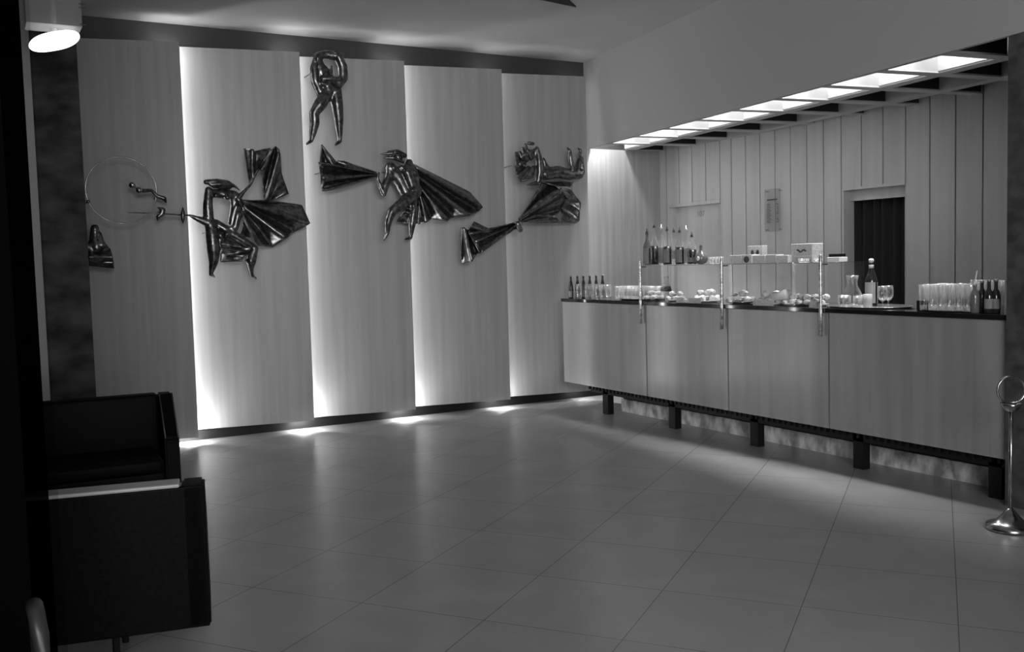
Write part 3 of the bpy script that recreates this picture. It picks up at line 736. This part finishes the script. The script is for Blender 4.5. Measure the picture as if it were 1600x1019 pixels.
def rods(parent, z, pts):
    for X, Y in pts:
        a = P3(*z(X, Y), 0.0); bm = BM(); tube(bm, [a, Vector((a.x, 8.95, a.z))], .006, 8); o = obj('wall_rod', bm, 'bronze'); o.parent = parent; o.matrix_parent_inverse = Matrix.Translation(-parent.location)
def root(name, label, px, py):
    a = at(px, py, 1, YS); return thing(name, label, 'sculpture', a)

# swordsman figure with cape
t = root('bronze_swordsman', 'bronze swordsman figure with spread cape, across the second wall panel', 347, 345)
bpy.context.view_layer.update()
limbs('figure_body', zA, [
  [(868, 325, .05, .026), (862, 430, .05, .034), (868, 540, .04, .036)],
  [(868, 540, .05, .034), (810, 520, .06, .022), (745, 492, .06, .010)],
  [(885, 345, .03, .030), (960, 350, .03, .036), (1035, 360, .02, .034)],
  [(1035, 360, .02, .03), (1030, 450, .02, .022), (1015, 560, .03, .026)],
  [(880, 540, .04, .036), (890, 620, .05, .044), (900, 720, .05, .044), (900, 800, .04, .032), (880, 880, .03, .013), (905, 893, .04, .009)],
  [(915, 545, .03, .030), (1000, 600, .05, .034), (1100, 660, .06, .028), (1172, 705, .06, .022)],
  [(1172, 710, .06, .024), (1145, 790, .05, .038), (1145, 840, .04, .020), (1155, 890, .03, .011), (1180, 905, .04, .008)],
  [(1075, 400, .05, .020), (1060, 490, .07, .030), (1040, 570, .07, .026), (1000, 575, .07, .012)],
  [(1060, 385, .05, .018), (1100, 330, .05, .014), (1140, 290, .05, .011), (1190, 190, .05, .010)],
  [(985, 615, .08, .02), (975, 640, .08, .012)]],
  [(915, 360, .085, .024, (1, 1, 1)), (990, 375, .08, .024, (1, 1, 1))], t)
limbs('hair', zA, [[(850, 272, .06, .018), (920, 268, .06, .020), (990, 280, .05, .022), (1040, 300, .04, .010), (1070, 325, .04, .005)], [(900, 290, .05, .024), (1000, 300, .04, .022)],
   [(880, 290, .07, .013), (950, 285, .08, .012), (1030, 290, .06, .008)]], [], t, .007)
drape('cape', zA, [(1085, 390, .04, 1270, 395, .0), (1085, 392, .03, 1480, 425, -.08), (1085, 395, .09, 1535, 545, .03), (1088, 405, .0, 1430, 600, -.08), (1090, 430, .0, 1385, 640, .06), (1092, 460, -.02, 1290, 698, -.07), (1092, 490, .08, 1195, 692, .04), (1092, 520, .0, 1150, 640, -.04), (1090, 560, .0, 1075, 625, -.02)], t)
drape('skirt', zA, [(925, 560, .0, 1160, 690, .03), (935, 620, .05, 1165, 708, .0), (940, 680, .0, 1165, 712, .04), (945, 710, .07, 1150, 730, .02), (945, 735, -.0, 1100, 760, .06), (945, 800, .0, 1085, 792, .0)], t)
drape('raised_cloth', zA, [(1098, 50, .02, 1135, 290, .04), (1160, 55, .09, 1160, 250, .06), (1165, 70, .0, 1185, 200, .03), (1270, 48, .03, 1200, 190, .06), (1285, 60, .09, 1215, 195, .07), (1310, 35, -.01, 1230, 370, -.02), (1335, 60, .08, 1245, 400, .06), (1345, 210, -.03, 1270, 385, -.0), (1395, 350, .03, 1290, 392, .02)], t)
bm = BM(); tube(bm, [P3(*zA(335, 472), .08), P3(*zA(560, 480), .07), P3(*zA(760, 492), .06)], [.002, .006, .008], 8)
o = obj('sword', bm, 'bronze', None, True); o.parent = t; o.matrix_parent_inverse = Matrix.Translation(-t.location)
limbs('hand_guard', zA, [[(698, 435, .06, .003), (698, 465, .065, .012), (698, 492, .065, .016), (698, 520, .065, .011), (698, 545, .06, .003)]], [], t, .006)
rods(t, zA, [(880, 600), (1100, 450), (1000, 330), (1250, 150)])
# small dagger-like piece with curl and balls
t = root('bronze_fragment', 'small bronze curl with two shiny balls beside the wire hoop', 225, 305); bpy.context.view_layer.update()
limbs('ball_stem', zA, [[(365, 290, .06, .004), (410, 325, .06, .012), (445, 330, .05, .014), (490, 325, .04, .010), (530, 365, .03, .012), (575, 380, .03, .016), (590, 410, .03, .004)]],
   [], t, .006)
for X, Y in ((365, 292), (410, 326)):
    o = obj('shiny_ball', ball(BM(), P3(*zA(X, Y), .075), .027, 3), 'chrome', None, True); o.parent = t; o.matrix_parent_inverse = Matrix.Translation(-t.location)
limbs('fish_tail', zA, [[(535, 440, .06, .006), (565, 455, .06, .018), (560, 480, .06, .018), (535, 500, .06, .014), (530, 530, .05, .003)]], [], t, .006)
rods(t, zA, [(565, 460), (540, 370)])
# hoop
t = root('wire_hoop', 'thin wire hoop on the leftmost wall panel', 190, 297); bpy.context.view_layer.update()
c = P3(190, 297.5, .03); r1 = (P3(244.5, 297, .03)-c).length; r2 = (P3(190, 245.5, .03)-c).length
bm = BM(); tube(bm, [c+Vector((r1*math.cos(a), 0, r2*math.sin(a))) for a in [2*math.pi*k/64 for k in range(64)]], .0045, 8, True)
o = obj('hoop_ring', bm, 'chrome', None, True); o.parent = t; o.matrix_parent_inverse = Matrix.Translation(-t.location)
bm = BM(); ball(bm, P3(138, 315, .03), .016, 2); o = obj('bead', bm, 'bronze', None, True); o.parent = t; o.matrix_parent_inverse = Matrix.Translation(-t.location)
rods(t, lambda X, Y: (X, Y), [(138, 315)])
# bust fragment by the marble
t = root('bronze_bust', 'small dark bronze bust half hidden by the marble pier', 158, 390); bpy.context.view_layer.update()
limbs('bust_body', zA, [[(118, 575, .04, .026), (120, 640, .04, .034), (130, 700, .05, .040)], [(95, 690, .05, .03), (160, 685, .06, .03)], [(150, 610, .06, .014), (165, 680, .07, .020)], [(60, 690, .04, .03), (100, 720, .05, .03)]], [(118, 580, .05, .032, (1, 1, 1.1))], t, .008)
drape('bust_cloth', zA, [(70, 690, .04, 195, 680, .02), (72, 725, .01, 222, 715, .0), (75, 765, .11, 238, 765, .09), (78, 800, .03, 243, 800, .02), (82, 822, .0, 246, 840, -.02)], t)
rods(t, zA, [(120, 700)])
# standing figure, top
t = root('bronze_standing_figure', 'upright bronze figure with folded arms, high on the third panel', 512, 155); bpy.context.view_layer.update()
limbs('figure_body', zB, [
  [(105, 85, .04, .022), (92, 140, .04, .030), (98, 200, .04, .032), (125, 262, .03, .034)],
  [(110, 80, .03, .026), (150, 75, .03, .03), (205, 85, .04, .036)],
  [(205, 85, .05, .034), (225, 130, .05, .036), (228, 185, .05, .036), (200, 225, .05, .03), (150, 217, .07, .020), (130, 210, .08, .012)],
  [(205, 190, .08, .018), (170, 188, .09, .016), (132, 190, .08, .012)],
  [(130, 150, .02, .045), (150, 200, .02, .05), (160, 245, .03, .055)],
  [(108, 90, .03, .030), (122, 150, .03, .040), (138, 215, .03, .040)],
  [(150, 262, .04, .046), (120, 310, .05, .046), (92, 350, .05, .034), (95, 395, .04, .036), (85, 450, .03, .024), (80, 480, .03, .014), (58, 494, .05, .010)],
  [(192, 250, .04, .046), (200, 310, .05, .044), (207, 370, .05, .036), (210, 430, .04, .026), (213, 480, .03, .016), (192, 498, .05, .011)],
  [(172, 130, .05, .010), (176, 175, .06, .010)]],
  [(130, 143, .05, .034, (1, 1, 1)), (110, 95, .06, .026, (1, 1, 1.1)), (205, 75, .05, .034, (1, 1, .8))], t, .010)
limbs('hair', zB, [[(95, 80, .06, .014), (100, 110, .07, .012), (115, 120, .07, .008)], [(190, 68, .06, .016), (225, 75, .06, .014)]], [], t, .007)
rods(t, zB, [(160, 240), (100, 150)])
# cloth flung out, held by the striding figure
t = root('bronze_striding_figure', 'striding bronze figure in a wide flaring cloak, across the third and fourth panels', 640, 300); bpy.context.view_layer.update()
limbs('figure_body', zB, [
  [(445, 600, .03, .030), (445, 640, .03, .034), (425, 690, .04, .030), (418, 725, .05, .022)],
  [(418, 728, .05, .022), (400, 690, .05, .018), (388, 655, .05, .012), (395, 632, .05, .012)],
  [(450, 610, .01, .05), (490, 660, .01, .058), (520, 720, .02, .055), (550, 760, .02, .05)],
  [(538, 580, .05, .026), (528, 630, .07, .040), (550, 690, .07, .038), (585, 705, .06, .026)],
  [(540, 580, .06, .018), (560, 620, .06, .028), (575, 680, .06, .022)],
  [(575, 725, .06, .036), (520, 760, .08, .044), (455, 812, .08, .034), (438, 860, .06, .030), (435, 910, .05, .018), (418, 945, .05, .009)],
  [(560, 800, .03, .036), (550, 870, .04, .030), (545, 915, .03, .020), (545, 935, .03, .014), (518, 940, .05, .008)]],
  [(465, 607, .06, .030, (1, 1, 1)), (500, 605, .05, .026, (1, 1, 1)), (485, 558, .04, .046, (1.1, 1, .8))], t, .010)
limbs('hair', zB, [[(400, 543, .05, .004), (440, 540, .06, .014), (480, 532, .07, .022), (515, 548, .06, .020)], [(420, 560, .05, .008), (470, 560, .07, .014), (510, 580, .06, .012)], [(440, 530, .05, .008), (490, 525, .05, .010)]], [(470, 535, .085, .02, (1, 1, 1))], t, .007)
drape('cloak', zB, [(560, 590, .0, 820, 720, -.06), (562, 600, .06, 882, 790, .05), (565, 620, .0, 860, 812, -.05), (568, 640, .07, 820, 832, .05), (570, 660, -.0, 745, 838, -.06), (575, 680, .06, 715, 857, .07), (580, 700, -.02, 640, 845, -.05), (585, 720, .04, 622, 862, .04), (590, 740, .0, 578, 872, -.02)], t)
drape('skirt', zB, [(585, 740, .0, 575, 868, .0), (560, 760, .05, 530, 868, .03), (540, 780, .0, 505, 862, -.01), (520, 800, .04, 475, 858, .02)], t)
for k, (x0, y0, x1, y1) in enumerate(((505, 822, 530, 832), (510, 808, 560, 820), (525, 795, 575, 800))):
    bm = BM(); tube(bm, [P3(*zB(x0, y0), .05), P3(*zB((x0+x1)/2, (y0+y1)/2+4), .07), P3(*zB(x1, y1), .05)], [.005, .011, .006], 10); o = obj('fold_roll', bm, 'bronze', None, True); o.parent = t; o.matrix_parent_inverse = Matrix.Translation(-t.location)
drape('flung_cloth', zB, [(385, 628, .05, 230, 572, .02), (385, 632, .0, 190, 586, -.02), (386, 634, .06, 112, 580, .07), (388, 636, .0, 116, 602, -.03), (388, 638, .06, 122, 655, .05), (388, 640, .0, 126, 700, -.04), (388, 643, .04, 130, 717, .03), (386, 646, .03, 220, 700, .0)], t)
drape('cloth_tip', zB, [(205, 590, .03, 128, 498, .0), (180, 592, .07, 132, 505, .05), (150, 594, .0, 129, 503, .0), (118, 592, .03, 127, 500, .02)], t)
limbs('cloth_hump', zB, [[(205, 578, .05, .012), (240, 590, .06, .020), (290, 608, .06, .016), (335, 622, .06, .008)]], [], t, .007)
rods(t, zB, [(520, 720), (450, 620), (150, 620), (750, 750)])
# reclining figure
t = root('bronze_reclining_figure', 'horizontal bronze figure with raised feet on the fifth panel', 865, 260); bpy.context.view_layer.update()
limbs('figure_body', zE, [
  [(615, 145, .05, .022), (630, 220, .06, .030), (635, 300, .06, .032), (625, 365, .05, .028)],
  [(630, 380, .05, .022), (590, 385, .06, .016), (545, 395, .07, .008)],
  [(660, 215, .03, .014), (675, 280, .02, .036), (690, 320, .02, .046)],
  [(670, 320, .04, .050), (760, 305, .05, .052), (840, 325, .05, .044), (910, 325, .05, .036)],
  [(840, 320, .06, .034), (855, 270, .05, .024), (845, 200, .05, .024), (843, 155, .05, .014), (825, 138, .06, .008)],
  [(885, 320, .05, .034), (900, 260, .05, .026), (915, 200, .05, .022), (918, 155, .05, .014), (900, 142, .06, .007)],
  [(930, 200, .03, .010), (930, 310, .03, .022)],
  [(560, 205, .03, .022), (520, 230, .03, .026), (495, 250, .03, .03)],
  [(590, 160, .04, .02), (575, 205, .04, .024)]],
  [(555, 180, .05, .058, (1, .8, .9)), (537, 265, .07, .018, (1, 1, 1.2))], t, .009)
limbs('hair', zE, [[(560, 105, .06, .016), (590, 110, .06, .014)], [(535, 115, .06, .012), (550, 160, .09, .014), (575, 210, .09, .010)], [(515, 140, .06, .012), (530, 185, .09, .013), (555, 225, .08, .009)], [(495, 165, .05, .010), (510, 200, .08, .012), (540, 228, .07, .007)]], [], t, .007)
drape('hair_veil', zE, [(462, 168, .02, 530, 155, .04), (465, 240, .05, 540, 225, .02), (470, 320, .02, 545, 270, .03), (480, 335, .08, 560, 262, .05), (505, 372, .04, 575, 275, .03), (540, 365, .06, 590, 260, .04), (590, 345, .04, 608, 265, .05)], t)
rods(t, zE, [(700, 310), (500, 250)])
t = root('bronze_flying_cloth', 'twisted bronze cloth trailing down left under the reclining figure', 840, 330); bpy.context.view_layer.update()
drape('upper_cloth', zE, [(490, 640, .04, 650, 375, .04), (490, 642, .0, 780, 372, -.02), (492, 644, .05, 785, 425, .10), (500, 646, .03, 815, 490, .0), (505, 648, .0, 790, 560, -.06), (512, 650, .05, 730, 620, .06), (515, 652, .0, 780, 657, .0)], t)
drape('side_cloth', zE, [(650, 375, .04, 860, 372, .0), (740, 400, .08, 855, 430, .06), (790, 440, .10, 920, 520, .02), (815, 490, .03, 915, 560, .08), (780, 560, -.03, 910, 640, .03), (790, 600, .07, 880, 657, -.03), (775, 655, .0, 800, 655, .05)], t)
limbs('cloth_edge', zE, [[(490, 630, .05, .010), (560, 580, .06, .014), (640, 510, .06, .018), (740, 445, .08, .020), (780, 435, .09, .014)], [(515, 645, .04, .008), (600, 610, .06, .014), (680, 605, .07, .016), (750, 630, .06, .012), (775, 652, .05, .006)], [(480, 665, .05, .024), (500, 705, .05, .022)]], [], t, .008)
drape('left_fold', zE, [(96, 690, .02, 88, 870, .0), (100, 690, .0, 97, 938, -.03), (110, 687, .12, 168, 925, .13), (128, 705, .0, 195, 875, -.03), (145, 728, .07, 225, 867, .07)], t)
drape('lower_cloth', zE, [(495, 648, .04, 145, 728, .06), (495, 652, .0, 180, 790, -.04), (490, 660, .07, 225, 867, .08), (485, 675, .02, 290, 820, -.03), (475, 700, .05, 400, 735, .03)], t)
drape('cloth_tip', zE, [(310, 712, .03, 178, 648, .0), (280, 722, .06, 160, 680, .05), (230, 730, .0, 140, 712, .0), (180, 732, .03, 98, 690, .04)], t)
rods(t, zE, [(800, 560), (200, 760)])
